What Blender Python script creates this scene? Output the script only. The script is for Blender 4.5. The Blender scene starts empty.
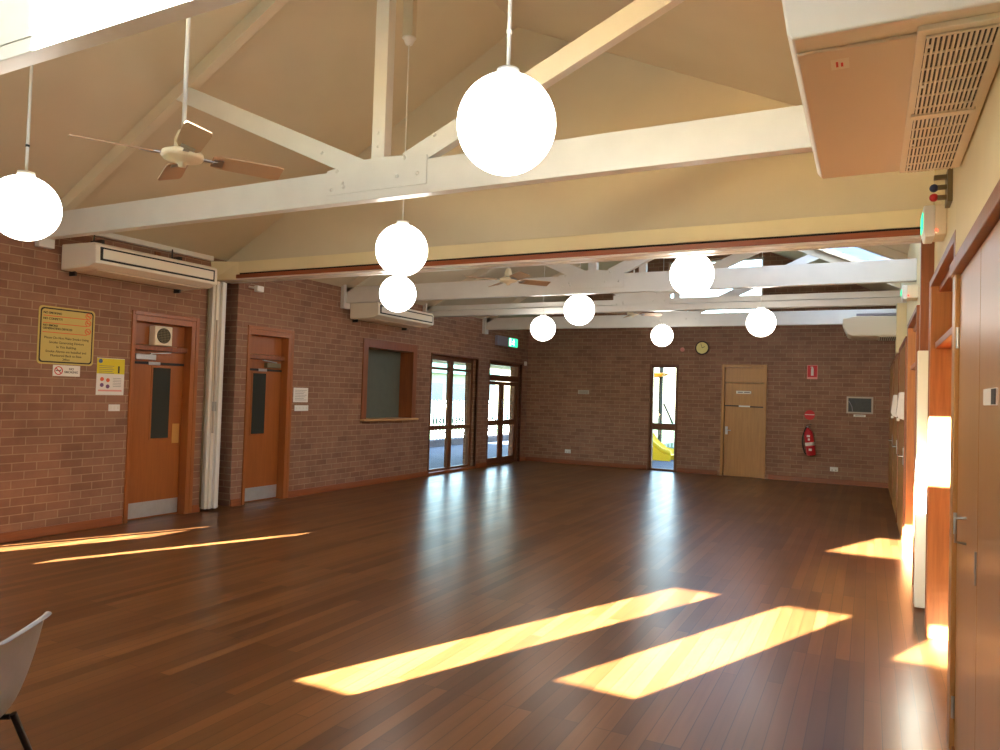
import bpy, bmesh, math, random
from math import sin, cos, pi, radians, sqrt
from mathutils import Vector, Matrix
random.seed(7)
S = bpy.context.scene
COL = S.collection

# ------------------------------------------------------------------ camera
cam_d = bpy.data.cameras.new('camera'); cam = bpy.data.objects.new('camera', cam_d); COL.objects.link(cam)
yaw, pitch, roll = radians(27.1013), radians(1.587), radians(1.7773)
fwd = Vector((-sin(yaw)*cos(pitch), cos(yaw)*cos(pitch), sin(pitch)))
rgt = Vector((cos(yaw), sin(yaw), 0)); up = rgt.cross(fwd)
r_ = cos(roll)*rgt + sin(roll)*up; u_ = -sin(roll)*rgt + cos(roll)*up
m = Matrix((r_, u_, -fwd)).transposed().to_4x4(); m.translation = Vector((0, 0, 1.6))
cam.matrix_world = m
cam_d.sensor_width = 36; cam_d.lens = 721.7/1000*36; cam_d.clip_start = .05; cam_d.clip_end = 300
S.camera = cam

# ------------------------------------------------------------------ sky, sun, exposure
S.view_settings.view_transform = 'Standard'; S.view_settings.look = 'None'
S.view_settings.gamma = 1; S.view_settings.use_curve_mapping = False
S.view_settings.exposure = 1.82
SUN_DIR = Vector((.388*cos(radians(19)), .922*cos(radians(19)), -sin(radians(19))))
W = bpy.data.worlds.new('sky'); S.world = W; W.use_nodes = True
nt = W.node_tree; nt.nodes.clear()
sky = nt.nodes.new('ShaderNodeTexSky'); sky.sky_type = 'NISHITA'; sky.sun_disc = False
sky.sun_elevation = radians(19); sky.sun_rotation = math.atan2(-SUN_DIR.x, -SUN_DIR.y)
bg = nt.nodes.new('ShaderNodeBackground'); bg.inputs[1].default_value = .6
wo = nt.nodes.new('ShaderNodeOutputWorld')
nt.links.new(sky.outputs[0], bg.inputs[0]); nt.links.new(bg.outputs[0], wo.inputs[0])
sd = bpy.data.lights.new('sun', 'SUN'); sd.energy = 76; sd.angle = radians(.4); sd.color = (1, .98, .93)
sun = bpy.data.objects.new('sun', sd); COL.objects.link(sun)
sun.rotation_euler = SUN_DIR.to_track_quat('-Z', 'Y').to_euler(); sun.location = (-8, -12, 12)
def portal(name, loc, direction, w, h):     # tells the renderer where daylight comes in
    d = bpy.data.lights.new(name, 'AREA'); d.shape = 'RECTANGLE'; d.size = w; d.size_y = h; d.cycles.is_portal = True
    o = bpy.data.objects.new(name, d); COL.objects.link(o); o.location = loc
    n = Vector(direction); x = Vector((0, 0, 1)).cross(n).normalized()
    o.matrix_world = Matrix((x, Vector((0, 0, 1)), -n)).transposed().to_4x4(); o.location = loc
portal('window_daylight', (-7.72, 12.75, 1.17), (1, 0, 0), 1.94, 2.35)
portal('door_daylight', (-7.74, 15.01, 1.17), (1, 0, 0), 1.78, 2.35)
portal('slit_daylight', (-4.14, 16.4, 1.19), (0, -1, 0), .6, 2.38)
portal('gable_daylight', (-3.07, 16.45, 4.12), (0, -1, 0), 2.05, 1.25)
portal('rear_gable_daylight', (-3.25, -.8, 3.9), (0, 1, 0), 2.4, .8)
for _x0, _x1, _z0, _z1 in ((-4.46, -3.95, 1.38, 2.66), (-3.55, -2.95, 1.66, 2.64), (-2.45, -2.0, 2.2, 2.62)):
    portal('rear_door_daylight', ((_x0+_x1)/2, -.8, (_z0+_z1)/2), (0, 1, 0), _x1-_x0, _z1-_z0)
for _y0, _y1, _z0, _z1 in ((2.3, 3.8, .05, 1.05), (.55, 1.5, .95, 2.05)):
    portal('side_daylight', (-7.75, (_y0+_y1)/2, (_z0+_z1)/2), (1, 0, 0), _y1-_y0, _z1-_z0)
C = S.cycles
C.use_denoising = True; C.denoising_prefilter = 'NONE'
C.max_bounces = 10; C.diffuse_bounces = 6; C.glossy_bounces = 4; C.transparent_max_bounces = 12
C.sample_clamp_indirect = 3; C.caustics_reflective = True; C.blur_glossy = .5

# ------------------------------------------------------------------ materials
def lin(c):
    return tuple(((v/255)/12.92 if v/255 <= .04045 else ((v/255+.055)/1.055)**2.4) for v in c)
class NT:
    def __init__(s, name):
        s.m = bpy.data.materials.new(name); s.m.use_nodes = True; s.t = s.m.node_tree
        s.b = s.t.nodes['Principled BSDF']
    def n(s, typ, **kw):
        nd = s.t.nodes.new('ShaderNode'+typ)
        for k, v in kw.items():
            setattr(nd, k, v)
        return nd
    def l(s, a, b): s.t.links.new(a, b)
def pm(name, rgb, rough=.5, metal=0, noise=0, nscale=8, bump=0, spec=.5, alpha=1):
    t = NT(name); c = lin(rgb)
    t.b.inputs['Base Color'].default_value = (*c, 1); t.b.inputs['Roughness'].default_value = rough
    t.b.inputs['Metallic'].default_value = metal; t.b.inputs['Specular IOR Level'].default_value = spec
    if noise or bump:
        tc = t.n('TexCoord'); nz = t.n('TexNoise'); nz.inputs['Scale'].default_value = nscale; nz.inputs['Detail'].default_value = 4
        t.l(tc.outputs['Object'], nz.inputs['Vector'])
        if noise:
            r = t.n('ValToRGB'); k = noise
            r.color_ramp.elements[0].color = (*[v*(1-k) for v in c], 1); r.color_ramp.elements[1].color = (*[min(1, v*(1+k)) for v in c], 1)
            r.color_ramp.elements[0].position = .3; r.color_ramp.elements[1].position = .7
            t.l(nz.outputs['Fac'], r.inputs[0]); t.l(r.outputs[0], t.b.inputs['Base Color'])
        if bump:
            bp = t.n('Bump'); bp.inputs['Strength'].default_value = bump; bp.inputs['Distance'].default_value = .004
            t.l(nz.outputs['Fac'], bp.inputs['Height']); t.l(bp.outputs[0], t.b.inputs['Normal'])
    return t.m
def wood(name, rgb, rough=.35, k=.25, axis='Z', scale=1.0):
    """timber veneer: grain stretched along an axis"""
    t = NT(name); c = lin(rgb)
    g = t.n('NewGeometry'); mp = t.n('Mapping'); s = [16*scale, 16*scale, 16*scale]; s['XYZ'.index(axis)] = 1.1*scale
    mp.inputs['Scale'].default_value = s
    t.l(g.outputs['Position'], mp.inputs['Vector'])
    nz = t.n('TexNoise'); nz.inputs['Scale'].default_value = 2.2; nz.inputs['Detail'].default_value = 6; nz.inputs['Distortion'].default_value = .6
    t.l(mp.outputs[0], nz.inputs['Vector'])
    r = t.n('ValToRGB'); r.color_ramp.elements[0].position = .3; r.color_ramp.elements[1].position = .72
    r.color_ramp.elements[0].color = (c[0]*(1-k), c[1]*(1-k*1.15), c[2]*(1-k*1.2), 1)
    r.color_ramp.elements[1].color = (min(1, c[0]*(1+k*.6)), c[1]*(1+k*.6), c[2]*(1+k*.6), 1)
    t.l(nz.outputs['Fac'], r.inputs[0]); t.l(r.outputs[0], t.b.inputs['Base Color'])
    t.b.inputs['Roughness'].default_value = rough
    return t.m
def brick_mat(name, c1, c2, mortar):
    t = NT(name)
    g = t.n('NewGeometry'); sp = t.n('SeparateXYZ'); t.l(g.outputs['Position'], sp.inputs[0])
    sn = t.n('SeparateXYZ'); t.l(g.outputs['True Normal'], sn.inputs[0])
    ab = t.n('Math', operation='ABSOLUTE'); t.l(sn.outputs['X'], ab.inputs[0])
    gt = t.n('Math', operation='GREATER_THAN'); gt.inputs[1].default_value = .5; t.l(ab.outputs[0], gt.inputs[0])
    mx = t.n('Mix'); mx.data_type = 'FLOAT'
    t.l(gt.outputs[0], mx.inputs[0]); t.l(sp.outputs['X'], mx.inputs[2]); t.l(sp.outputs['Y'], mx.inputs[3])
    cb = t.n('CombineXYZ'); t.l(mx.outputs[0], cb.inputs[0]); t.l(sp.outputs['Z'], cb.inputs[1])
    br = t.n('TexBrick'); br.offset = .5
    for k, v in (('Scale', 1), ('Brick Width', .24), ('Row Height', .086), ('Mortar Size', .006), ('Mortar Smooth', .3), ('Bias', 0)):
        br.inputs[k].default_value = v
    br.inputs['Color1'].default_value = (*lin(c1), 1); br.inputs['Color2'].default_value = (*lin(c2), 1); br.inputs['Mortar'].default_value = (*lin(mortar), 1)
    t.l(cb.outputs[0], br.inputs['Vector'])
    nz = t.n('TexNoise'); nz.inputs['Scale'].default_value = 3.2; nz.inputs['Detail'].default_value = 6; nz.inputs['Roughness'].default_value = .65
    t.l(cb.outputs[0], nz.inputs['Vector'])
    rp = t.n('ValToRGB'); rp.color_ramp.elements[0].position = .3; rp.color_ramp.elements[1].position = .7
    rp.color_ramp.elements[0].color = (.8, .8, .8, 1); rp.color_ramp.elements[1].color = (1.14, 1.1, 1.05, 1)
    t.l(nz.outputs['Fac'], rp.inputs[0])
    mm = t.n('Mix'); mm.data_type = 'RGBA'; mm.blend_type = 'MULTIPLY'; mm.inputs[0].default_value = 1
    t.l(br.outputs['Color'], mm.inputs[6]); t.l(rp.outputs[0], mm.inputs[7]); t.l(mm.outputs[2], t.b.inputs['Base Color'])
    inv = t.n('Math', operation='SUBTRACT'); inv.inputs[0].default_value = 1; t.l(br.outputs['Fac'], inv.inputs[1])
    bp = t.n('Bump'); bp.inputs['Strength'].default_value = .55; bp.inputs['Distance'].default_value = .006
    t.l(inv.outputs[0], bp.inputs['Height']); t.l(bp.outputs[0], t.b.inputs['Normal'])
    t.b.inputs['Roughness'].default_value = .8; t.b.inputs['Specular IOR Level'].default_value = .25
    return t.m
def floor_mat():
    t = NT('polished_floorboards')
    g = t.n('NewGeometry'); sp = t.n('SeparateXYZ'); t.l(g.outputs['Position'], sp.inputs[0])
    cb = t.n('CombineXYZ'); t.l(sp.outputs['Y'], cb.inputs[0]); t.l(sp.outputs['X'], cb.inputs[1])
    br = t.n('TexBrick'); br.offset = .37; br.offset_frequency = 3
    for k, v in (('Scale', 1), ('Brick Width', 1.7), ('Row Height', .083), ('Mortar Size', .003), ('Mortar Smooth', .9), ('Bias', 0)):
        br.inputs[k].default_value = v
    br.inputs['Color1'].default_value = (*lin((127, 84, 46)), 1); br.inputs['Color2'].default_value = (*lin((88, 53, 27)), 1)
    br.inputs['Mortar'].default_value = (*lin((60, 36, 19)), 1)
    t.l(cb.outputs[0], br.inputs['Vector'])
    mp = t.n('Mapping'); mp.inputs['Scale'].default_value = (11, .6, 1); t.l(g.outputs['Position'], mp.inputs['Vector'])
    nz = t.n('TexNoise'); nz.inputs['Scale'].default_value = 2; nz.inputs['Detail'].default_value = 6; nz.inputs['Distortion'].default_value = .5
    t.l(mp.outputs[0], nz.inputs['Vector'])
    rp = t.n('ValToRGB'); rp.color_ramp.elements[0].position = .25; rp.color_ramp.elements[1].position = .75
    rp.color_ramp.elements[0].color = (.82, .8, .78, 1); rp.color_ramp.elements[1].color = (1.12, 1.1, 1.08, 1)
    t.l(nz.outputs['Fac'], rp.inputs[0])
    mm = t.n('Mix'); mm.data_type = 'RGBA'; mm.blend_type = 'MULTIPLY'; mm.inputs[0].default_value = 1
    t.l(br.outputs['Color'], mm.inputs[6]); t.l(rp.outputs[0], mm.inputs[7]); t.l(mm.outputs[2], t.b.inputs['Base Color'])
    wn = t.n('TexNoise'); wn.inputs['Scale'].default_value = 1.4; wn.inputs['Detail'].default_value = 5; t.l(g.outputs['Position'], wn.inputs['Vector'])
    mr = t.n('MapRange'); mr.inputs[3].default_value = .25; mr.inputs[4].default_value = .36; t.l(wn.outputs['Fac'], mr.inputs[0]); t.l(mr.outputs[0], t.b.inputs['Roughness'])
    t.b.inputs['Specular IOR Level'].default_value = .5
    return t.m
def emit(name, rgb, strength):
    t = NT(name); c = lin(rgb)
    t.b.inputs['Base Color'].default_value = (*c, 1); t.b.inputs['Emission Color'].default_value = (*c, 1); t.b.inputs['Emission Strength'].default_value = strength
    return t.m
def glass_mat():
    m = bpy.data.materials.new('clear_glass'); m.use_nodes = True; t = m.node_tree; t.nodes.clear()
    o = t.nodes.new('ShaderNodeOutputMaterial'); mx = t.nodes.new('ShaderNodeMixShader'); tr = t.nodes.new('ShaderNodeBsdfTransparent')
    gl = t.nodes.new('ShaderNodeBsdfGlossy'); gl.inputs['Roughness'].default_value = .02
    # single pane: the reflectance depends on the angle only, the same from both sides
    ge = t.nodes.new('ShaderNodeNewGeometry'); dt = t.nodes.new('ShaderNodeVectorMath'); dt.operation = 'DOT_PRODUCT'
    t.links.new(ge.outputs['Incoming'], dt.inputs[0]); t.links.new(ge.outputs['Normal'], dt.inputs[1])
    def mth(op, a, b):
        n = t.nodes.new('ShaderNodeMath'); n.operation = op
        for i, v in enumerate((a, b)):
            if v is None: continue
            if isinstance(v, float): n.inputs[i].default_value = v
            else: t.links.new(v, n.inputs[i])
        return n.outputs[0]
    ca = mth('ABSOLUTE', dt.outputs['Value'], None); fr = mth('ADD', mth('MULTIPLY', mth('POWER', mth('SUBTRACT', 1.0, ca), 5.0), .9), .03)
    tr.inputs[0].default_value = (.95, .98, .97, 1)
    t.links.new(fr, mx.inputs[0]); t.links.new(tr.outputs[0], mx.inputs[1]); t.links.new(gl.outputs[0], mx.inputs[2]); t.links.new(mx.outputs[0], o.inputs[0])
    return m
def sheet_mat():
    """translucent roof sheeting with leaf litter lying on top of it"""
    m = bpy.data.materials.new('translucent_roof_sheet'); m.use_nodes = True; t = m.node_tree; t.nodes.clear()
    o = t.nodes.new('ShaderNodeOutputMaterial'); mx = t.nodes.new('ShaderNodeMixShader'); tl = t.nodes.new('ShaderNodeBsdfTranslucent')
    df = t.nodes.new('ShaderNodeBsdfDiffuse'); mx.inputs[0].default_value = .12
    vo = t.nodes.new('ShaderNodeTexVoronoi'); vo.inputs['Scale'].default_value = 7
    g = t.nodes.new('ShaderNodeNewGeometry'); t.links.new(g.outputs['Position'], vo.inputs['Vector'])
    rp = t.nodes.new('ShaderNodeValToRGB'); rp.color_ramp.elements[0].position = .1; rp.color_ramp.elements[1].position = .16
    rp.color_ramp.elements[0].color = (.1, .1, .11, 1); rp.color_ramp.elements[1].color = (.3, .35, .42, 1)
    t.links.new(vo.outputs['Distance'], rp.inputs[0]); t.links.new(rp.outputs[0], tl.inputs[0])
    t.links.new(tl.outputs[0], mx.inputs[1]); t.links.new(df.outputs[0], mx.inputs[2]); t.links.new(mx.outputs[0], o.inputs[0])
    return m

M = dict(
    brick=brick_mat('face_brick', (155, 117, 96), (136, 101, 82), (168, 141, 116)),
    floor=floor_mat(),
    ceil=pm('cream_ceiling_paint', (205, 193, 168), .75, noise=.03, nscale=2),
    ceilbeam=pm('tan_rafter_paint', (210, 198, 174), .6, noise=.03, nscale=3),
    creamwall=pm('cream_wall_paint', (224, 210, 168), .6, noise=.03, nscale=3),
    truss=pm('white_gloss_paint', (218, 216, 210), .32, noise=.03, nscale=5),
    white=pm('white_plastic', (236, 236, 230), .4),
    whitegloss=pm('white_enamel', (238, 236, 228), .25),
    door=wood('orange_door_veneer', (158, 92, 44), .32, .12),
    oak=wood('golden_door_veneer', (168, 118, 58), .35, .14),
    cup=wood('pale_cupboard_veneer', (178, 128, 72), .3, .06, scale=.3),
    frame=wood('red_brown_frame_timber', (140, 80, 42), .38, .22),
    wframe=wood('backlit_window_timber', (112, 66, 38), .4, .2),  # darker tone holds the backlit shade of the glazed frames
    frameh=wood('red_brown_rail_timber', (150, 80, 42), .36, .22, axis='X'),
    framey=wood('red_brown_sill_timber', (158, 90, 46), .36, .22, axis='Y'),
    skirt=wood('varnished_skirting', (150, 84, 46), .35, .2, axis='Y'),
    skirtx=wood('varnished_skirting_across', (140, 80, 48), .35, .2, axis='X'),
    palewood=wood('pale_sill_timber', (206, 160, 104), .35, .15, axis='Y'),
    jamb=wood('stained_jamb_timber', (186, 122, 68), .38, .2),
    steel=pm('brushed_steel', (176, 178, 180), .35, metal=.9),
    kick=pm('aluminium_kick_plate', (186, 188, 192), .45, metal=.55, noise=.06, nscale=14),
    brass=pm('pale_brass', (206, 160, 92), .4, metal=.5),
    black=pm('black_rubber', (18, 18, 18), .6),
    blackmetal=pm('black_tube', (22, 22, 24), .4),
    darkgap=pm('dark_recess', (30, 24, 20), .9),
    wired=pm('dark_vision_glass', (52, 58, 56), .12),
    shutter=pm('grey_green_shutter', (94, 100, 88), .6, noise=.05),
    ac=pm('cream_ac_enamel', (232, 226, 210), .42),
    acunder=pm('floor_bounce_ac_enamel', (222, 208, 188), .5),  # tan bounce from the floor is put into this underside colour
    fanblade=pm('taupe_fan_blade', (186, 158, 130), .5),
    fanhub=pm('cream_fan_enamel', (226, 214, 184), .35),
    globe=emit('lit_opal_glass', (255, 249, 238), 2.9),
    glass=glass_mat(), sheet=sheet_mat(),
    redpaint=pm('fire_red', (190, 24, 34), .3),
    red=pm('sign_red', (206, 36, 44), .5), orange=pm('sign_orange', (226, 98, 52), .5),
    blue=pm('deep_blue_plastic', (30, 44, 84), .4),
    yellow=pm('sign_yellow', (206, 186, 104), .5), posteryellow=pm('poster_yellow', (226, 208, 40), .6),
    paper=pm('white_paper', (236, 232, 224), .7), ink=pm('black_ink', (40, 36, 30), .7), greyink=pm('grey_ink', (120, 116, 112), .7),
    purple=pm('purple_ink', (112, 74, 112), .7), pink=pm('pink_ink', (232, 160, 150), .7),
    exitgreen=emit('lit_exit_green', (40, 190, 130), .9), exitwhite=emit('lit_exit_white', (225, 255, 245), 1.1),
    greylens=pm('grey_lens', (150, 146, 160), .4), led=emit('red_indicator_lamp', (255, 60, 40), 2),
    cleared=pm('frosted_housing', (228, 214, 184), .4), gold=pm('gold_clock_face', (206, 192, 120), .4, metal=.3),
    darkwood=pm('dark_clock_rim', (60, 32, 22), .4), bead=pm('grey_pinboard', (80, 84, 84), .8, noise=.1, nscale=20),
    rackmetal=pm('bronze_plate', (120, 106, 76), .45, metal=.4), lilac=pm('pale_frame_metal', (190, 180, 166), .4, metal=.3),
    chair=pm('grey_plastic', (150, 150, 156), .4, noise=.03, nscale=30, bump=.1),
    paving=pm('grey_blue_paving', (66, 74, 90), .8, noise=.12, nscale=3), grass=pm('lawn_green', (42, 72, 27), .9, noise=.25, nscale=2),
    gardenbrick=pm('garden_kerb_brick', (74, 70, 80), .8, noise=.2, nscale=6),
    fence=pm('white_fence_paint', (196, 204, 210), .5), slide=pm('yellow_slide_plastic', (236, 200, 40), .35), slideorange=pm('orange_slide_plastic', (240, 150, 20), .35),
    playpost=pm('dark_green_post', (44, 52, 48), .5), bldg=pm('pale_render', (190, 188, 184), .8), roofgreen=pm('green_roof_metal', (96, 150, 126), .5),
    soffit=pm('pale_green_soffit', (206, 222, 202), .7), winblue=pm('blue_window_glass', (90, 120, 160), .2), fascia=pm('pale_fascia', (214, 206, 192), .6),
    rooftop=pm('roof_outer', (120, 110, 104), .9), track=pm('track_cream', (220, 208, 196), .28), bark=pm('bark', (92, 78, 66), .9), leaf=pm('leaf_green', (78, 112, 58), .9, noise=.3, nscale=3),
)

# ------------------------------------------------------------------ mesh builder
class MB:
    def __init__(s): s.v = []; s.f = []; s.sm = []
    def add(s, vs, fs, smooth=False):
        o = len(s.v); s.v += [tuple(v) for v in vs]
        s.f += [[i+o for i in f] for f in fs]; s.sm += [smooth]*len(fs); return s
    def box(s, x0, x1, y0, y1, z0, z1):
        x0, x1 = min(x0, x1), max(x0, x1); y0, y1 = min(y0, y1), max(y0, y1); z0, z1 = min(z0, z1), max(z0, z1)
        v = [(x0, y0, z0), (x1, y0, z0), (x1, y1, z0), (x0, y1, z0), (x0, y0, z1), (x1, y0, z1), (x1, y1, z1), (x0, y1, z1)]
        return s.add(v, [(0, 3, 2, 1), (4, 5, 6, 7), (0, 1, 5, 4), (1, 2, 6, 5), (2, 3, 7, 6), (3, 0, 4, 7)])
    def prism(s, pts, ex):
        """polygon pts (3-D, planar) extruded by vector ex"""
        ex = Vector(ex); n = len(pts); P = [Vector(p) for p in pts]
        nn = Vector((0, 0, 0))
        for i in range(n): nn += P[i].cross(P[(i+1) % n])
        if nn.dot(ex) > 0: P = P[::-1]
        Q = [p+ex for p in P]
        return s.add(P+Q, [list(range(n)), list(range(2*n-1, n-1, -1))] + [[i, i+n, (i+1) % n+n, (i+1) % n] for i in range(n)])
    def bar(s, a, b, w, d, upv=(0, 1, 0)):
        """rectangular bar from a to b; w across, d along upv"""
        a, b = Vector(a), Vector(b); t = (b-a).normalized(); u = Vector(upv); u = (u-t*u.dot(t)).normalized(); k = t.cross(u)
        pts = [a+k*w/2+u*d/2, a-k*w/2+u*d/2, a-k*w/2-u*d/2, a+k*w/2-u*d/2]
        return s.prism(pts, b-a)
    def tube(s, pts, r, seg=10, cap=True):
        pts = [Vector(p) for p in pts]; n = len(pts); rs = r if isinstance(r, (list, tuple)) else [r]*n
        t0 = (pts[1]-pts[0]).normalized(); u = t0.orthogonal().normalized(); vs = []
        for i, p in enumerate(pts):
            t = ((pts[min(i+1, n-1)]-p).normalized() + (p-pts[max(i-1, 0)]).normalized()).normalized()
            u = (u-t*u.dot(t)).normalized(); k = t.cross(u)
            vs += [p+(u*cos(2*pi*j/seg)+k*sin(2*pi*j/seg))*rs[i] for j in range(seg)]
        fs = [[i*seg+j, i*seg+(j+1) % seg, (i+1)*seg+(j+1) % seg, (i+1)*seg+j] for i in range(n-1) for j in range(seg)]
        s.add(vs, fs, True)
        if cap: s.add(vs[:seg], [list(range(seg))[::-1]]); s.add(vs[-seg:], [list(range(seg))])
        return s
    def lathe(s, prof, c, ax=(0, 0, 1), seg=28, smooth=True):
        """profile of (radius, height) turned about axis ax at c"""
        c = Vector(c); ax = Vector(ax).normalized(); u = ax.orthogonal().normalized(); k = ax.cross(u); vs = []
        for r, h in prof:
            vs += [c+ax*h+(u*cos(2*pi*j/seg)+k*sin(2*pi*j/seg))*max(r, 1e-4) for j in range(seg)]
        n = len(prof)
        fs = [[i*seg+j, i*seg+(j+1) % seg, (i+1)*seg+(j+1) % seg, (i+1)*seg+j] for i in range(n-1) for j in range(seg)]
        return s.add(vs, fs, smooth)
    def disc(s, c, ax, r, th, seg=28):
        return s.lathe([(0, 0), (r, 0), (r, th), (0, th)], c, ax, seg, False)
    def sphere(s, c, r, seg=32, rings=18):
        return s.lathe([(r*sin(pi*i/rings), -r*cos(pi*i/rings)) for i in range(rings+1)], c, (0, 0, 1), seg)
    def build(s, name, mat, parent=None, bevel=0, bseg=2, subsurf=0):
        me = bpy.data.meshes.new(name)
        off = Vector((0, 0, 0)); p = parent
        while p is not None: off += p.location; p = p.parent
        me.from_pydata([tuple(Vector(v)-off) for v in s.v], [], s.f)
        for pl, k in zip(me.polygons, s.sm): pl.use_smooth = k
        me.validate(); me.update()
        bm = bmesh.new(); bm.from_mesh(me); bmesh.ops.recalc_face_normals(bm, faces=bm.faces); bm.to_mesh(me); bm.free()
        me.materials.append(M[mat] if isinstance(mat, str) else mat)
        o = bpy.data.objects.new(name, me); COL.objects.link(o)
        if parent is not None: o.parent = parent
        if bevel:
            b = o.modifiers.new('bevel', 'BEVEL'); b.width = bevel; b.segments = bseg; b.limit_method = 'ANGLE'
        if subsurf:
            q = o.modifiers.new('subdivision', 'SUBSURF'); q.levels = q.render_levels = subsurf
        return o
def tag(o, label, cat, group=None):
    o['label'] = label; o['category'] = cat
    if group: o['group'] = group
    return o
def struct(o, label=None, cat=None):
    o['kind'] = 'structure'
    if label: o['label'] = label
    if cat: o['category'] = cat
    return o
def empty(name, loc, label=None, cat=None, group=None):
    o = bpy.data.objects.new(name, None); COL.objects.link(o); o.location = loc; o.empty_display_size = .1
    if label: tag(o, label, cat, group)
    return o
def lettering(txt, size, origin, right, upv, mat, parent, name='lettering', align='CENTER', depth=.0008, bold=0):
    cu = bpy.data.curves.new(name, 'FONT'); cu.body = txt; cu.size = size; cu.align_x = align; cu.align_y = 'CENTER'; cu.extrude = depth; cu.offset = bold
    cu.materials.append(M[mat]); o = bpy.data.objects.new(name, cu); COL.objects.link(o)
    R = Vector(right).normalized(); U = Vector(upv).normalized(); N = R.cross(U)
    mt = Matrix((R, U, N)).transposed().to_4x4(); mt.translation = Vector(origin)
    if parent is not None:
        o.parent = parent; off = Vector((0, 0, 0)); p = parent
        while p is not None: off += p.location; p = p.parent
        mt.translation -= off
    o.matrix_local = mt
    dg = bpy.context.evaluated_depsgraph_get(); me = bpy.data.meshes.new_from_object(o.evaluated_get(dg)); 
    k = bpy.data.objects.new(name, me); COL.objects.link(k); k.parent = parent; k.matrix_local = mt
    bpy.data.objects.remove(o)
    return k

# ------------------------------------------------------------------ room shell
XL, XR, YB, YF = -7.55, .45, 16.25, -.6
RX, RZ = -3.38, 5.51                       # ridge line
def roof(x):
    return 3.25+(RZ-3.25)*(x-XL)/(RX-XL) if x <= RX else RZ-(RZ-3.74)*(x-RX)/(XR-RX)
def wall(name, axis, p_in, p_out, u0, u1, ztop, openings, mat, extra_u=(), label=None):
    """wall with openings; axis 'X' = plane of constant X. openings: (u0, u1, z0, z1)"""
    us = sorted(set([u0, u1, *extra_u] + [v for o in openings for v in o[:2]]))
    zs = sorted(set([0, 20] + [v for o in openings for v in o[2:]] + ([ztop] if not callable(ztop) else [])))
    top = ztop if callable(ztop) else (lambda u: ztop)
    def P(u, z, p): z = min(z, top(u)); return (p, u, z) if axis == 'X' else (u, p, z)
    solid = {}
    for i in range(len(us)-1):
        for j in range(len(zs)-1):
            cu, cz = (us[i]+us[i+1])/2, (zs[j]+zs[j+1])/2
            solid[i, j] = zs[j] < max(top(us[i]), top(us[i+1])) and not any(o[0] < cu < o[1] and o[2] < cz < o[3] for o in openings)
    mb = MB()
    for (i, j), k in solid.items():
        if not k: continue
        a, b, c, d = us[i], us[i+1], zs[j], zs[j+1]
        for p in (p_in, p_out): mb.add([P(a, c, p), P(b, c, p), P(b, d, p), P(a, d, p)], [(0, 1, 2, 3)])
        for di, dj, e in ((-1, 0, ((a, c), (a, d))), (1, 0, ((b, c), (b, d))), (0, -1, ((a, c), (b, c))), (0, 1, ((a, d), (b, d)))):
            if not solid.get((i+di, j+dj), False):
                (ua, za), (ub, zb) = e
                mb.add([P(ua, za, p_in), P(ub, zb, p_in), P(ub, zb, p_out), P(ua, za, p_out)], [(0, 1, 2, 3)])
    me_bm = mb.build(name, mat)
    bm = bmesh.new(); bm.from_mesh(me_bm.data); bmesh.ops.remove_doubles(bm, verts=bm.verts, dist=1e-5)
    bmesh.ops.dissolve_degenerate(bm, edges=bm.edges, dist=1e-5); bmesh.ops.recalc_face_normals(bm, faces=bm.faces); bm.to_mesh(me_bm.data); bm.free()
    return struct(me_bm, label)
struct(MB().box(XL-.3, XR+.9, YF-.3, YB+.3, -.2, 0).build('floor', 'floor'), 'polished orange brown timber floorboards running the length of the hall')
LW = [(2.3, 3.8, .05, 1.05), (.55, 1.5, .95, 2.05)]     # near windows, beside the camera
wall('wall_left', 'X', XL, XL-.3, YF-.3, YB+.3, 3.3,
     [(5.46, 6.31, 0, 2.4), (6.48, 6.98, 0, 3.0), (7.2, 8.0, 0, 2.4), (9.75, 11.24, 1.12, 2.42), (11.84, 13.68, 0, 2.35), (14.24, 15.9, 0, 2.35)] + LW, 'brick', label='left brick wall of the hall')
GG = (-4.1, -2.05, 3.5, 4.75)
wall('wall_back', 'Y', YB, YB+.3, XL, XR+.3, roof, [(-4.44, -3.84, 0, 2.38), (-2.86, -1.93, 0, 2.42), GG], 'brick', (RX,), label='far brick gable wall of the hall')
RW = [(-4.46, -3.95, 1.38, 2.66), (-3.55, -2.95, 1.66, 2.64), (-2.45, -2.0, 2.2, 2.62)]
GR = (-4.45, -2.05, 3.5, 4.3)
wall('wall_rear', 'Y', YF, YF-.3, XL, XR+.3, roof, [GR] + RW, 'brick', (RX,), label='brick gable wall behind the camera')
CB = (.5, 4.17, 0, 2.27); R1 = (4.32, 5.95, 0, 2.47); R2 = (7.62, 9.3, 0, 2.5)
wall('wall_right', 'X', XR, XR+.3, YF-.3, YB+.3, 3.78, [CB, R1, R2], 'creamwall', label='right cream wall above the timber doors')
def ceiling_slab(x0, x1, name, holes, label):
    us = sorted({x0, x1} | {h[i] for h in holes for i in (0, 1)}); vs = sorted({YF-.5, YB+.5} | {h[i] for h in holes for i in (2, 3)})
    mb = MB()
    for i in range(len(us)-1):
        for j in range(len(vs)-1):
            cu, cv = (us[i]+us[i+1])/2, (vs[j]+vs[j+1])/2
            if any(h[0] < cu < h[1] and h[2] < cv < h[3] for h in holes): continue
            a, b, c, d = us[i], us[i+1], vs[j], vs[j+1]
            mb.prism([(a, c, roof(a)), (b, c, roof(b)), (b, d, roof(b)), (a, d, roof(a))], (0, 0, .14))
    o = mb.build(name, 'ceil'); struct(o, label)
SK = [(-1.5, .3, -.2, 1.6), (-1.5, .3, 7.1, 8.9), (-1.3, .3, 12.3, 13.75)]
ceiling_slab(XL-.4, RX, 'ceiling', [], 'left slope of the tan painted ceiling')
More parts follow.
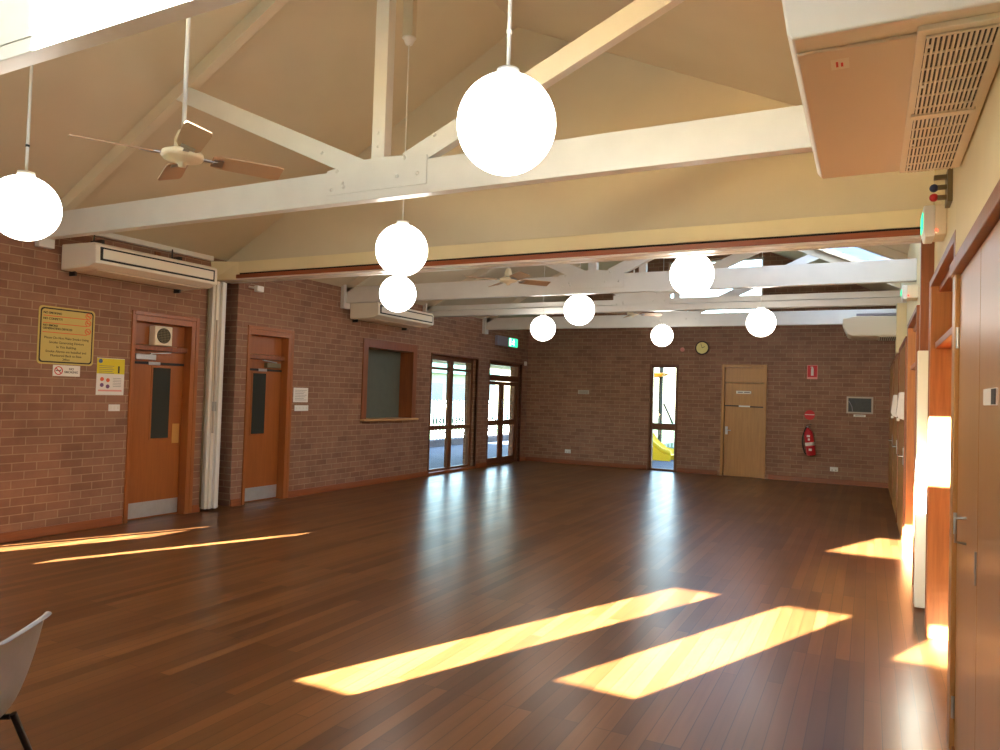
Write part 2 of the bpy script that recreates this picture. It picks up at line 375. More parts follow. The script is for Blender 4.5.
ceiling_slab(RX, XR+.5, 'ceiling.001', SK, 'right slope of the tan painted ceiling, with translucent roof sheets')
for n, (a, b, c, d) in enumerate(SK):
    w = empty('window_%d' % (n+4), ((a+b)/2, (c+d)/2, roof((a+b)/2))); struct(w, ['translucent roof sheet over the near end of the hall', 'translucent roof sheet beyond the partition beam', 'pale blue roof sheet littered with leaves above the far white beam'][n], 'skylight')
    nv = int((d-c)/.02); vs = []      # corrugated translucent sheeting
    for k in range(nv+1):
        y = c+(d-c)*k/nv; dz = .06+.009*sin(2*pi*y/.076)
        vs += [(a, y, roof(a)+dz), (b, y, roof(b)+dz)]
    MB().add(vs, [[2*k, 2*k+1, 2*k+3, 2*k+2] for k in range(nv)], True).build('roof_sheet', 'sheet', w)

def pane_grid(root, axis, plane, u0, u1, z0, z1, uv, zv, fw, depth, mat, name='window_frame', glass='pane', inset=0):
    """frame with vertical bars (list of u-ranges) and rails (list of z-ranges) plus one glass pane per light"""
    def bx(mb, ua, ub, za, zb, d=depth, c=plane):
        return mb.box(c-d/2, c+d/2, ua, ub, za, zb) if axis == 'X' else mb.box(ua, ub, c-d/2, c+d/2, za, zb)
    mb = MB(); bx(mb, u0, u0+fw, z0, z1); bx(mb, u1-fw, u1, z0, z1); bx(mb, u0+fw, u1-fw, z1-fw, z1); bx(mb, u0+fw, u1-fw, z0, z0+fw)
    fr = mb.build(name, mat, root, .004)
    us = [u0+fw, *[v for r in uv for v in r], u1-fw]; zs = [z0+fw, *[v for r in zv for v in r], z1-fw]
    for r in uv: bx(MB(), r[0], r[1], z0+fw, z1-fw, depth*.9).build('mullion', mat, root, .003)
    for r in zv:
        for i in range(0, len(us), 2): bx(MB(), us[i], us[i+1], r[0], r[1], depth*.9).build('rail', mat, root, .003)
    for i in range(0, len(us), 2):
        for j in range(0, len(zs), 2):
            bx(MB(), us[i], us[i+1], zs[j], zs[j+1], .006).build(glass, 'glass', root)
    return fr

# windows in the left wall
w1 = struct(empty('window_1', (-7.7, 12.75, 0)), 'tall four light window left of the glazed doors', 'window')
pane_grid(w1, 'X', -7.7, 11.84, 13.68, .0, 2.35, [(12.71, 12.86)], [(.86, .95), (2.07, 2.12)], .09, .08, 'wframe')
MB().box(-7.6, -7.535, 11.81, 11.84, 0, 2.38).box(-7.6, -7.535, 13.68, 13.71, 0, 2.38).box(-7.6, -7.535, 11.84, 13.68, 2.35, 2.38).build('architrave', 'wframe', w1, .004)
MB().box(-7.66, -7.54, 11.84, 13.68, 0, .05).build('window_sill', 'framey', w1, .004)
d4 = struct(empty('door_3', (-7.66, 15.0, 0)), 'pair of narrow glazed doors in the far left corner', 'door')
pane_grid(d4, 'X', -7.66, 14.24, 15.9, .0, 2.35, [], [], .06, .1, 'wframe', 'door_frame', 'transom_pane')
for c in [o for o in list(d4.children) if o.name.startswith('transom_pane')]: bpy.data.objects.remove(c)
MB().box(-7.71, -7.6, 14.3, 15.84, 1.92, 2.06).build('transom_rail', 'wframe', d4, .004)
MB().box(-7.665, -7.655, 14.3, 15.84, 2.06, 2.29).build('transom_pane', 'glass', d4)
for ya, yb, hs in ((14.305, 15.06, 1), (15.07, 15.835, -1)):
    lf = empty('door_leaf', (-7.66, (ya+yb)/2, 0)); lf.parent = d4; lf.location -= d4.location
    mb = MB(); sw = .1
    for a, b, c, d in ((ya, ya+sw, .01, 1.91), (yb-sw, yb, .01, 1.91), (ya+sw, yb-sw, 1.83, 1.91), (ya+sw, yb-sw, .9, 1.02), (ya+sw, yb-sw, .01, .16)): mb.box(-7.685, -7.64, a, b, c, d)
    mb.build('leaf_frame', 'wframe', lf, .003)
    MB().box(-7.664, -7.658, ya+sw, yb-sw, 1.02, 1.83).box(-7.664, -7.658, ya+sw, yb-sw, .16, .9).build('leaf_pane', 'glass', lf)
    yh = yb-.05 if hs > 0 else ya+.05
    MB().tube([(-7.64, yh, 1.28), (-7.6, yh, 1.28), (-7.6, yh, 1.5), (-7.64, yh, 1.5)], .009).build('door_handle', 'steel', lf)
MB().box(-7.6, -7.535, 14.21, 14.24, 0, 2.38).box(-7.6, -7.535, 15.9, 15.93, 0, 2.38).box(-7.6, -7.535, 14.24, 15.9, 2.35, 2.38).build('architrave', 'wframe', d4, .004)
# slit window in the far wall
w2 = struct(empty('window_2', (-4.14, 16.3, 0)), 'narrow slit window with one cross rail in the far wall', 'window')
pane_grid(w2, 'Y', 16.33, -4.44, -3.84, 0, 2.38, [], [(.92, 1.07)], .045, .08, 'wframe')
MB().box(-4.47, -4.44, 16.24, 16.27, 0, 2.41).box(-3.84, -3.81, 16.24, 16.27, 0, 2.41).box(-4.44, -3.84, 16.24, 16.27, 2.38, 2.41).build('architrave', 'wframe', w2, .004)
w3 = struct(empty('window_3', (-3.07, 16.4, 3.5)), 'bright clerestory window high in the far gable', 'window')
pane_grid(w3, 'Y', 16.4, *GG, [], [], .04, .06, 'whitegloss')
w7 = struct(empty('window_7', (-3.07, -.75, 3.5)), 'clerestory window in the gable behind the camera', 'window')
pane_grid(w7, 'Y', -.75, *GR, [], [], .04, .06, 'whitegloss')
for n, r in enumerate(RW):
    w = struct(empty('window_%d' % (8+n), ((r[0]+r[1])/2, -.75, r[2])), 'upper light of a glazed door behind the camera', 'window')
    pane_grid(w, 'Y', -.75, *r, [], [], .02, .05, 'frame')
for n, r in enumerate(LW):
    w = struct(empty('window_%d' % (11+n), (-7.7, (r[0]+r[1])/2, r[2])), 'small side window of the left wall', 'window')
    pane_grid(w, 'X', -7.7, *r, [((r[0]+r[1])/2-.0+.16, (r[0]+r[1])/2+.26)], [], .02, .05, 'frame')

# unlit rooms behind the solid doors and the hatch
for n, (a, b) in enumerate(((4.6, 8.9), (9.3, 11.6))):
    mb = MB(); x0, x1 = -9.8, XL-.3
    mb.box(x0-.1, x0, a, b, -.2, 4).box(x0, x1, a-.1, a, -.2, 4).box(x0, x1, b, b+.1, -.2, 4).box(x0, x1, a, b, 2.9, 3).box(x0, x1, a, b, -.2, 0)
    struct(mb.build('wall_side' if n == 0 else 'wall_side.001', 'creamwall'), 'room behind the left wall')
struct(MB().box(-20, -9.9, 4.6, 8.9, -.2, 4.6).build('wall_shading_wing', 'brick'), 'unseen brick wing added to shade the paving outside the left windows')  # unseen block, added to keep the sun off the paving and fence
struct(MB().box(-3.6, -1.2, YB+1.5, YB+1.6, -.2, 3).box(-3.6, -3.5, YB+.3, YB+1.5, -.2, 3).box(-1.3, -1.2, YB+.3, YB+1.5, -.2, 3).box(-3.6, -1.2, YB+.3, YB+1.6, 2.9, 3).box(-3.5, -1.3, YB+.3, YB+1.5, -.2, 0).build('wall_store', 'creamwall'), 'store behind the far door')
# skirting
def skirt(name, pts):
    for n, (a, b) in enumerate(pts):
        MBo = MB()
        if name == 'baseboard_left': MBo.box(XL, XL+.02, a, b, 0, .1)
        else: MBo.box(a, b, YB-.02, YB, 0, .1)
        struct(MBo.build(name if n == 0 else '%s.%03d' % (name, n), 'skirt' if 'left' in name else 'skirtx', None, .006))
skirt('baseboard_left', [(YF, 5.41), (6.36, 6.48), (6.98, 7.15), (8.05, 11.81), (13.71, 14.21), (15.93, YB)])
skirt('baseboard_back', [(XL+.02, -4.49), (-3.79, -2.92), (-1.87, XR)])

# panelled doors in the left wall
def side_door(name, y0, y1, label, closer_right, push):
    d = struct(empty(name, (-7.66, (y0+y1)/2, 0)), label, 'door')
    f = .06
    MB().box(-7.8, -7.535, y0, y0+.022, 0, 2.4).box(-7.8, -7.535, y1-f, y1+f-.06, 0, 2.4).box(-7.8, -7.535, y0+.022, y1-f, 2.33, 2.4).build('door_frame', 'door', d, .004)
    MB().box(-7.6, -7.53, y0-.03, y0, 0, 2.45).box(-7.6, -7.53, y1, y1+.05, 0, 2.45).box(-7.6, -7.53, y0, y1, 2.4, 2.45).build('architrave', 'door', d, .005)
    a, b = y0+.022, y1-f
    MB().box(-7.71, -7.67, a, b, 2.07, 2.33).build('overdoor_panel', 'door', d)
    MB().box(-7.74, -7.6, a, b, 2.0, 2.06).build('transom_rail', 'frame', d, .004)
    gy = a+.33*(b-a)+.1
    lf = MB().box(-7.7, -7.66, a+.004, b-.004, .003, 1.996).build('door_leaf', 'door', d, .002)
    g0 = a+(.335 if push else .175); g1 = g0+.24
    MB().box(-7.662, -7.652, g0-.022, g1+.022, .93, 1.822).build('glazing_bead', 'door', lf, .003)
    MB().box(-7.66, -7.649, g0, g1, .95, 1.8).build('vision_panel', 'wired', lf)
    MB().box(-7.662, -7.6565, a+.01, b-.01, .02, .2).build('kick_plate', 'kick', lf)
    MB().box(-7.662, -7.645, a+.005, b-.005, 1.835, 1.865).build('hold_open_strip', 'black', lf)
    MB().box(-7.66, -7.64, a+.26, a+.42, 1.83, 1.868).build('strip_latch', 'steel', lf, .003)
    c0 = b-.34 if closer_right else a+.06
    cl = MB().box(-7.662, -7.60, c0, c0+.27, 1.885, 1.955).build('door_closer', 'steel' if not closer_right else 'rackmetal', lf, .008)
    MB().bar((-7.62, c0+.2, 1.965), (-7.58, c0+.45 if not closer_right else c0-.1, 1.985), .02, .012, (0, 0, 1)).build('closer_arm', 'steel', cl)
    if push: MB().box(-7.662, -7.656, b-.13, b-.03, .88, 1.12).build('push_plate', 'brass', lf, .002)
    return d
side_door('door_1', 5.46, 6.31, 'orange timber door with yellowed speaker above it, nearest the camera', False, True)
side_door('door_2', 7.2, 8.0, 'orange timber door just beyond the folded partition', True, False)
# speaker on the panel over the first door
sp = empty('wall_speaker', (-7.67, 5.93, 2.07), 'small cream square wall speaker on the panel over the nearest door', 'speaker')
MB().box(-7.67, -7.56, 5.75, 5.99, 2.065, 2.3).build('speaker_cabinet', 'cleared', sp, .01)
MB().disc((-7.561, 5.87, 2.185), (1, 0, 0), .092, .006, 32).build('speaker_grille', 'darkgap', sp)
mb = MB()
for k in range(-4, 5):
    hw = sqrt(max(0, .088**2-(k*.02)**2)); mb.box(-7.555, -7.552, 5.87-hw, 5.87+hw, 2.185+k*.02-.003, 2.185+k*.02+.003); mb.box(-7.555, -7.552, 5.87+k*.02-.003, 5.87+k*.02+.003, 2.185-hw, 2.185+hw)
mb.build('grille_mesh', 'rackmetal', sp)

# serving hatch
sv = struct(empty('window_13', (-7.6, 10.5, 1.12)), 'timber framed serving hatch with grey shutter down inside', 'serving hatch')
MB().box(-7.85, -7.535, 9.75, 9.82, 1.12, 2.42).box(-7.85, -7.535, 11.17, 11.24, 1.12, 2.42).box(-7.85, -7.535, 9.82, 11.17, 2.34, 2.42).build('hatch_frame', 'frame', sv, .004)
MB().box(-7.56, -7.53, 9.69, 9.82, 1.12, 2.48).box(-7.56, -7.53, 11.17, 11.3, 1.12, 2.48).box(-7.56, -7.53, 9.82, 11.17, 2.34, 2.48).build('architrave', 'frame', sv, .004)
mb = MB()
for k in range(14): mb.box(-7.86-.008*(k % 2), -7.82, 9.8, 11.2, 1.12+k*.093, 1.12+(k+1)*.093)
mb.build('roller_shutter', 'shutter', sv)
MB().box(-7.83, -7.46, 9.68, 11.31, 1.09, 1.125).build('hatch_sill', 'palewood', sv, .006)

# the door in the far wall
d5 = struct(empty('door_4', (-2.4, 16.27, 0)), 'golden timber door in the far wall', 'door')
MB().box(-2.86, -2.8, 16.2, 16.45, 0, 2.42).box(-1.99, -1.93, 16.2, 16.45, 0, 2.42).box(-2.8, -1.99, 16.2, 16.45, 2.35, 2.42).build('door_frame', 'oak', d5, .004)
MB().box(-2.8, -1.99, 16.27, 16.31, 2.03, 2.35).build('overdoor_panel', 'oak', d5)
lf = MB().box(-2.795, -1.995, 16.265, 16.305, .003, 2.02).build('door_leaf', 'oak', d5, .003)
MB().box(-2.79, -2.5, 16.25, 16.27, 1.51, 1.535).box(-2.27, -2.0, 16.25, 16.27, 1.5, 1.525).build('hold_open_strip', 'black', lf)
MB().box(-2.5, -2.27, 16.248, 16.27, 1.505, 1.535).build('strip_latch', 'steel', lf, .003)
MB().box(-2.775, -2.72, 16.255, 16.27, .9, 1.07).build('lock_plate', 'steel', lf, .003)
MB().tube([(-2.745, 16.26, .99), (-2.745, 16.21, .99), (-2.65, 16.21, .99)], .009).build('door_handle', 'steel', lf)
nm = MB().box(-2.56, -2.25, 16.255, 16.264, 1.79, 1.85).build('door_sign', 'paper', None, .002)
tag(nm, 'narrow white name plate on the golden far door', 'sign')
MB().box(-2.53, -2.42, 16.2535, 16.2555, 1.808, 1.832).box(-2.4, -2.28, 16.2535, 16.2555, 1.808, 1.832).build('text_line', 'greyink', nm)

# ------------------------------------------------------------------ trusses
def truss(Y, label, double=False, dz=0):
    t = empty('roof_truss', (RX, Y, 3.04), label, 'roof truss', 'white timber roof trusses')
    d = .09; a, b = Y-d/2, Y+d/2
    if not double:
        MB().box(XL, XR, a, b, 3.05+dz, 3.3+dz).build('bottom_chord', 'truss', t, .004)
    else:
        MB().box(XL, XR, a-.03, b+.03, 3.04, 3.14).build('bottom_chord', 'truss', t, .004)
        MB().box(XL, XR, a, b, 3.15, 3.24).build('bottom_chord', 'truss', t, .004)
    for x0, x1 in ((XL, RX), (RX, XR)):
        e = -.13
        MB().prism([(x0, a, roof(x0)), (x1, a, roof(x1)), (x1, a, roof(x1)+e), (x0, a, roof(x0)+e)], (0, d, 0)).build('rafter', 'ceilbeam', t, .003)
    MB().box(RX-.01, RX+.11, a, b, 3.29+dz, roof(RX)-.1).build('king_post', 'truss', t, .004)
    for x0, x1, z1 in ((RX-.12, -5.62, 4.26), (RX+.3, -.85, 4.27)):
        MB().bar((x0, Y, 3.3+dz), (x1, Y, z1), .15, d*.86).build('brace', 'truss', t, .004)
    gp = MB().prism([(RX-.43, a-.008, 3.115+dz), (RX+.5, a-.008, 3.115+dz), (RX+.5, a-.008, 3.33+dz), (RX+.12, a-.008, 3.36+dz), (RX-.1, a-.008, 3.36+dz), (RX-.43, a-.008, 3.31+dz)], (0, .008, 0)).build('gusset_plate', 'truss', t, .003)
    for x, z in ((-.38, 3.16), (-.26, 3.17), (-.27, 3.2), (.24, 3.2), (.42, 3.2), (-.33, 3.3), (.3, 3.33), (.05, 3.45), (.05, 3.55), (-.5, 3.47), (.55, 3.47)):
        yb = a-.008 if z < 3.36 else a+.006
        MB().lathe([(.016, 0), (.014, -.008), (.004, -.012), (0, -.012)], (RX+x, yb, z+dz), (0, 1, 0), 12).build('bolt_head', 'truss', t)
    for x0, x1 in ((XL, XL+.07),) if Y > 2 else ():
        MB().box(x0, x1, a-.05, b+.02, 2.96+dz, 3.29).build('bearing_block', 'truss', t, .003)
    return t
truss(1.88, 'white timber roof truss nearest the camera, cut off at the top left')
truss(4.41, 'white timber roof truss behind the near ceiling fan and biggest globe')
truss(9.17, 'first white timber roof truss beyond the partition beam', dz=-.05)
truss(11.55, 'roof truss with a doubled cream bottom beam, in the middle of the far room', True)
truss(13.93, 'farthest white timber roof truss, in front of the far gable', dz=-.03)

# ------------------------------------------------------------------ partition beam, infill, folding wall
def infill(x): return roof(x)
struct(MB().prism([(XL, 6.76, 3.1), (XR, 6.76, 3.1), (XR, 6.76, roof(XR)), (RX, 6.76, roof(RX)), (XL, 6.76, roof(XL))], (0, .09, 0)).build('wall_partition', 'ceil'), 'tan painted gable infill above the partition beam')
tr = struct(empty('trim_1', (RX, 6.8, 3.0)), 'cream bulkhead with red timber rail across the hall', 'partition beam')
MB().box(XL+.35, XR, 6.64, 6.86, 3.055, 3.2).build('bulkhead', 'creamwall', tr, .004)
MB().box(XL+.3, XR, 6.652, 6.85, 3.035, 3.055).build('shadow_gap', 'darkgap', tr)
MB().box(XL+.3, XR, 6.63, 6.67, 2.985, 3.035).box(XL+.3, XR, 6.83, 6.87, 2.985, 3.035).build('timber_rail', 'frameh', tr, .004)
MB().box(XL, XR, 6.635, 6.72, 2.965, 2.988).box(XL, XR, 6.78, 6.865, 2.965, 2.988).build('track_soffit', 'track', tr, .003)
MB().box(XL, XR, 6.72, 6.78, 2.972, 2.99).build('track_slot', 'ac', tr)
MB().prism([(XL, 6.55, 2.97), (XL+.36, 6.64, 2.97), (XL+.36, 6.64, 3.2), (XL, 6.5, 3.2)], (0, .2, 0)).build('bulkhead_return', 'creamwall', tr, .003)
# cornice over the left wall
struct(MB().box(XL, XL+.06, YF, 6.5, 3.2, 3.26).build('trim_2', 'truss', None, .004), 'cornice along the left wall')
# folding wall stacked in its pocket
fw_ = empty('folding_partition', (-7.62, 6.62, 0), 'cream concertina partition stacked in its wall pocket between the two orange doors', 'folding partition')
for k in range(5):
    y = 6.53+k*.045
    MB().prism([(-7.8, y, .03), (-7.5+.02*(k == 1), y-.012, .03), (-7.5+.02*(k == 1), y+.026, .03), (-7.8, y+.036, .03)], (0, 0, 2.92)).build('panel', 'ac' if k < 2 else 'truss', fw_, .003)
MB().box(-7.5, -7.455, 6.635, 6.675, .03, 2.95).build('lead_post', 'whitegloss', fw_, .006)
MB().box(-7.48, -7.455, 6.565, 6.58, 1.0, 2.45).build('lock_rod', 'lilac', fw_, .002)
MB().box(-7.48, -7.44, 6.555, 6.595, 1.28, 1.4).build('latch', 'steel', fw_, .004)
struct(MB().box(-7.85, -7.84, 6.5, 6.98, 0, 3.0).build('trim_3', 'darkgap'), 'back of the pocket')
cdt = tag(MB().tube([(-7.53, 6.475, .06), (-7.53, 6.475, 3.05)], .011, 8).build('conduit', 'rackmetal'), 'thin conduit running up the brick beside the folded partition', 'pipe')
# right hand jamb of the folding wall
struct(MB().box(.345, XR, 6.66, 6.79, .02, 2.06).build('trim_4', 'whitegloss', None, .005), 'white closing post of the partition on the right wall')
struct(MB().box(.358, XR, 6.68, 6.76, 2.06, 2.965).build('trim_5', 'frame', None, .004), 'timber jamb above the closing post')
struct(MB().box(.33, XR, 11.42, 11.6, 2.36, 3.05).build('trim_6', 'creamwall', None, .004), 'cream post under the doubled beam')

# ------------------------------------------------------------------ right wall: recesses, cupboards, doors
def recess(name, y0, y1, zt, depth, tz, label, leafmat):
    r = struct(empty(name, (XR+.3, (y0+y1)/2, 0)), label, 'door')
    xb = XR+depth
    MB().box(XR-.07, xb, y1-.05, y1, 0, zt).build('far_jamb', 'jamb', r, .004)
    MB().box(XR-.07, xb, y0, y0+.05, 0, zt).build('near_jamb', 'jamb', r, .004)
    MB().box(XR-.02, xb, y0+.05, y1-.05, zt-.05, zt).build('door_head', 'framey', r, .004)
    MB().box(XR-.04, xb, y0+.05, y1-.05, tz, tz+.045).build('transom_shelf', 'framey', r, .004)
    ym = (y0+y1)/2
    for a, b in ((y0+.05, ym-.003), (ym+.003, y1-.05)):
        l = MB().box(xb-.06, xb-.02, a, b, .01, tz).build('door_leaf', leafmat, r, .003)
        MB().box(xb-.075, xb-.058, b-.1 if a < ym-.1 else a+.04, b-.04 if a < ym-.1 else a+.1, .92, 1.16).build('push_plate', 'steel', l, .003)
    MB().box(xb-.06, xb-.02, y0+.05, y1-.05, tz+.045, zt-.05).build('overdoor_panel', leafmat, r)
    MB().box(XR-.074, XR, y0-.05, y0+.01, 0, zt+.04).box(XR-.074, XR, y1-.01, y1+.05, 0, zt+.04).box(XR-.074, XR, y0, y1, zt-.01, zt+.04).build('architrave', 'frame', r, .004)
    return r
recess('door_5', *R1[:2], R1[3], .34, 2.02, 'recessed timber doorway between the cupboard and the white post', 'door')
recess('door_6', *R2[:2], R2[3], .34, 2.02, 'recessed timber doorway beyond the white post', 'door')
# built-in cupboard nearest the camera
CX = .39
struct(MB().box(CX-.02, XR, YF, 4.17, 2.31, 3.745).build('trim_8', 'creamwall'), 'cream bulkhead above the built-in cupboard')
cp = empty('wall_cupboard', (CX+.1, 2.2, 0), 'tall pale timber built-in cupboard filling the right edge of the picture', 'cupboard')
for a, b in ((4.05, 4.17), (.5, .56)): MB().box(CX-.03, CX+.28, a, b, 0, 2.25).build('cupboard_post', 'cup', cp, .004)
MB().box(CX-.045, CX+.28, .5, 4.17, 2.245, 2.31).build('cupboard_head', 'frame', cp, .005)
MB().box(CX+.25, CX+.29, .56, 4.05, 0, 2.24).build('cupboard_back', 'cup', cp)
ys = [4.045, 3.33, 1.92, .565]
for k in range(3):
    b, a = ys[k]-.003, ys[k+1]+.003
    l = MB().box(CX-.01, CX+.025, a, b, .02, 2.24).build('cupboard_door', 'cup', cp, .003)
    if k == 0:
        MB().tube([(CX-.01, 3.68, 1.135), (CX-.05, 3.68, 1.13), (CX-.05, 3.68, 1.03), (CX-.01, 3.68, 1.025)], .006).build('door_handle', 'steel', l)
        MB().box(CX-.016, CX-.008, 3.345, 3.365, .92, 1.05).build('lock_plate', 'steel', l, .002)
        for z in (.2, 1.06, 1.94):
            MB().tube([(CX-.016, 4.047, z-.05), (CX-.016, 4.047, z+.05)], .009).build('hinge', 'steel', l)
MB().box(CX-.02, CX+.02, .56, 4.05, 0, .018).build('plinth', 'frame', cp)
pl = tag(MB().box(CX-.016, CX-.01, 2.88, 3.17, 1.617, 1.676).build('door_label', 'paper', None, .001), 'small white label on the pale cupboard door at the right edge', 'label')
MB().box(CX-.0175, CX-.0155, 2.88, 2.97, 1.62, 1.673).build('dark_panel', 'ink', pl)
# timber doors in the far part of the right wall
tp = struct(empty('door_7', (XR, 12.7, 0)), 'row of plain timber doors at the far end of the right wall', 'doors')
for y0, y1 in ((9.42, 11.4), (11.62, 13.6), (13.72, 16.2)):
    l = MB().box(XR-.08, XR, y0, y1, .0, 2.36).build('door_leaf', 'oak', tp, .004)
    MB().box(XR-.095, XR-.078, y0+.09, y0+.15, .94, 1.14).build('lock_plate', 'steel', l, .003)
    MB().tube([(XR-.09, y0+.12, 1.04), (XR-.135, y0+.12, 1.04), (XR-.135, y0+.25, 1.04)], .009).build('door_handle', 'steel', l)
for y in (9.39, 11.51, 13.66, 16.2): MB().box(XR-.09, XR, y-.03, y+.03, 0, 2.4).build('door_jamb', 'frame', tp, .003)
MB().box(XR-.09, XR, 9.36, 16.23, 2.36, 2.41).build('door_head', 'framey', tp, .003)
def dispenser(y, label):
    o = empty('towel_dispenser', (XR-.08, y, 1.45), label, 'towel dispenser', 'white dispensers on the timber doors')
    MB().prism([(XR-.08, y-.13, 1.45), (XR-.13, y-.13, 1.47), (XR-.16, y-.13, 1.52), (XR-.13, y-.13, 1.78), (XR-.08, y-.13, 1.78)], (0, .26, 0)).build('dispenser_case', 'white', o, .006)
    MB().box(XR-.155, XR-.125, y-.1, y+.1, 1.44, 1.475).build('paper_slot', 'paper', o, .003)
dispenser(9.8, 'nearer of the two white dispensers on the far right timber doors')
dispenser(12.1, 'farther of the two white dispensers on the far right timber doors')

# ------------------------------------------------------------------ air conditioners
def ac_left(y0, y1, label):
    o = empty('air_conditioner', (XL, (y0+y1)/2, 2.8), label, 'air conditioner', 'ceiling height air conditioners')
    x1 = XL+.6
    MB().prism([(XL+.03, y0, 2.76), (x1-.12, y0, 2.77), (x1, y0, 2.81), (x1-.01, y0, 3.0), (x1-.05, y0, 3.02), (XL+.03, y0, 3.03)], (0, y1-y0, 0)).build('casing', 'ac', o, .012)
    MB().box(x1-.012, x1+.004, y0+.05, y1-.05, 2.84, 2.975).build('outlet_recess', 'black', o)
    MB().box(x1-.002, x1+.014, y0+.075, y1-.075, 2.86, 2.957).build('outlet_flap', 'ac', o, .004)
    MB().box(XL+.08, x1-.16, y0+.12, y1-.12, 2.756, 2.768).build('underside_panel', 'acunder', o, .003)
    for y in (y0+.12, y1-.12): MB().box(XL, XL+.1, y-.01, y+.01, 2.715, 2.79).build('wall_bracket', 'blackmetal', o)
    for y in (y0+.3, y1-.25): MB().box(XL+.06, XL+.26, y-.015, y+.015, 3.02, 3.12).tube([(XL+.1, y, 3.03), (XL+.1, y, 3.22)], .008, 8).build('hanger', 'blackmetal', o)
    return o
ac_left(4.57, 6.1, 'cream air conditioner over the nearest orange door on the left wall')
ac_left(9.28, 10.92, 'cream air conditioner over the serving hatch')
o = empty('air_conditioner', (XR-.3, 3.2, 2.75), 'big cream air conditioner overhead in the top right corner, seen from below', 'air conditioner', 'ceiling height air conditioners')
y0, y1, x0 = 2.42, 3.98, -.25
MB().prism([(x0, y0, 2.78), (x0+.015, y0, 2.755), (.37, y0, 2.755), (.37, y0, 3.08), (x0+.03, y0, 3.08), (x0-.04, y0, 3.03)], (0, y1-y0, 0)).build('casing', 'ac', o, .008)
MB().box(x0+.02, .13, y0+.1, y1-.02, 2.744, 2.757).build('underside_panel', 'acunder', o, .006)
MB().box(.115, .365, y0+.06, y1-.01, 2.738, 2.757).build('grille_frame', 'ac', o, .003)
MB().box(.14, .33, y0+.1, y1-.03, 2.7365, 2.739).build('grille_opening', 'black', o)
mb = MB()
for k in range(14): x = .142+k*.0142; mb.box(x, x+.0072, y0+.1, y1-.03, 2.73, 2.737)
for k in range(13): y = y0+.1+k*(y1-y0-.14)/12; mb.box(.14, .335, y-.0035, y+.0035, 2.731, 2.737)
mb.build('grille_bars', 'ac', o)
MB().box(.13, .34, (y0+y1)/2-.02, (y0+y1)/2+.02, 2.727, 2.737).build('grille_crossbar', 'ac', o)
for k in range(5): MB().disc((.152, y0+.16+k*.32, 2.733), (0, 0, -1), .009, .004, 12).build('grille_screw', 'white', o)
st = MB().box(-.13, -.075, y0+.17, y0+.25, 2.7432, 2.7445).build('warning_sticker', 'ac', o)
MB().box(-.115, -.108, y0+.19, y0+.23, 2.7425, 2.7433).box(-.1, -.093, y0+.2, y0+.23, 2.7425, 2.7433).build('red_text', 'red', st)
o = empty('air_conditioner', (.0, 13.4, 2.75), 'white air conditioner high in the far right corner', 'air conditioner', 'ceiling height air conditioners')
MB().prism([(-.4, 13.0, 3.02), (-.4, 13.0, 2.9), (-.34, 13.0, 2.77), (-.25, 13.0, 2.74), (XR, 13.0, 2.73), (XR, 13.0, 3.05), (-.22, 13.0, 3.06)], (0, .85, 0)).build('casing', 'ac', o, .015)
MB().box(-.28, .1, 13.05, 13.8, 2.732, 2.79).build('underside_panel', 'acunder', o, .004)
MB().box(.12, XR-.04, 13.05, 13.8, 2.722, 2.74).build('grille_frame', 'ac', o, .004)
mb = MB()
for k in range(9): mb.box(.15+k*.03, .165+k*.03, 13.1, 13.75, 2.719, 2.725)
mb.build('grille_slots', 'blackmetal', o)
MB().box(-.2, XR, 13.02, 13.8, 3.06, 3.1).build('top_lip', 'greylens', o, .003)
# ------------------------------------------------------------------ ceiling fans
def fan(x, y, z, ang, label):
    o = empty('ceiling_fan', (x, y, z), label, 'ceiling fan', 'ceiling fans along the ridge')
    zc = roof(x)
    MB().tube([(x, y, z+.09), (x, y, zc-.02)], .012, 12).build('down_rod', 'truss', o)
    MB().lathe([(0, 0), (.05, 0), (.07, .07), (.02, .1), (0, .1)], (x, y, zc-.1)).build('ceiling_canopy', 'fanhub', o)
    MB().lathe([(0, .12), (.028, .12), (.045, .07), (.045, .03), (0, .03)], (x, y, z)).build('rod_cover', 'fanhub', o)
    MB().lathe([(0, .028), (.035, .028), (.037, .012), (0, .012)], (x, y, z)).build('switch_collar', 'blackmetal', o)
    MB().lathe([(0, .02), (.06, .018), (.105, .0), (.11, -.02), (.1, -.035), (.04, -.05), (.022, -.06), (.02, -.075), (0, -.077)], (x, y, z)).build('motor_housing', 'fanhub', o)
    for k in range(4):
        a = ang+k*pi/2; c, s = cos(a), sin(a); n = Vector((-s, c, 0)); r = Vector((c, s, 0)); P = Vector((x, y, z-.02)); tl = .016
        bl = MB(); pr = [(.15, .045), (.19, .06), (.49, .066), (.53, .058), (.53, -.058), (.49, -.066), (.19, -.06), (.15, -.045)]
        bl.prism([P+r*u+n*v+Vector((0, 0, -v*.28)) for u, v in pr], (0, 0, .008)).build('blade', 'fanblade', o, .002)
        MB().bar(P+r*.08+Vector((0, 0, .004)), P+r*.18, .03, .006, (0, 0, 1)).bar(P+r*.16, P+r*.21, .07, .008, Vector((0, 0, 1))+n*.28).build('blade_arm', 'steel', o)
    return o
fan(-3.34, 2.66, 2.86, radians(59), 'cream four blade ceiling fan nearest the camera, on a long white rod')
fan(-3.83, 7.62, 2.98, radians(48), 'ceiling fan hanging just beyond the partition beam')
fan(-3.8, 12.6, 3.15, radians(30), 'far ceiling fan half hidden behind the beams')

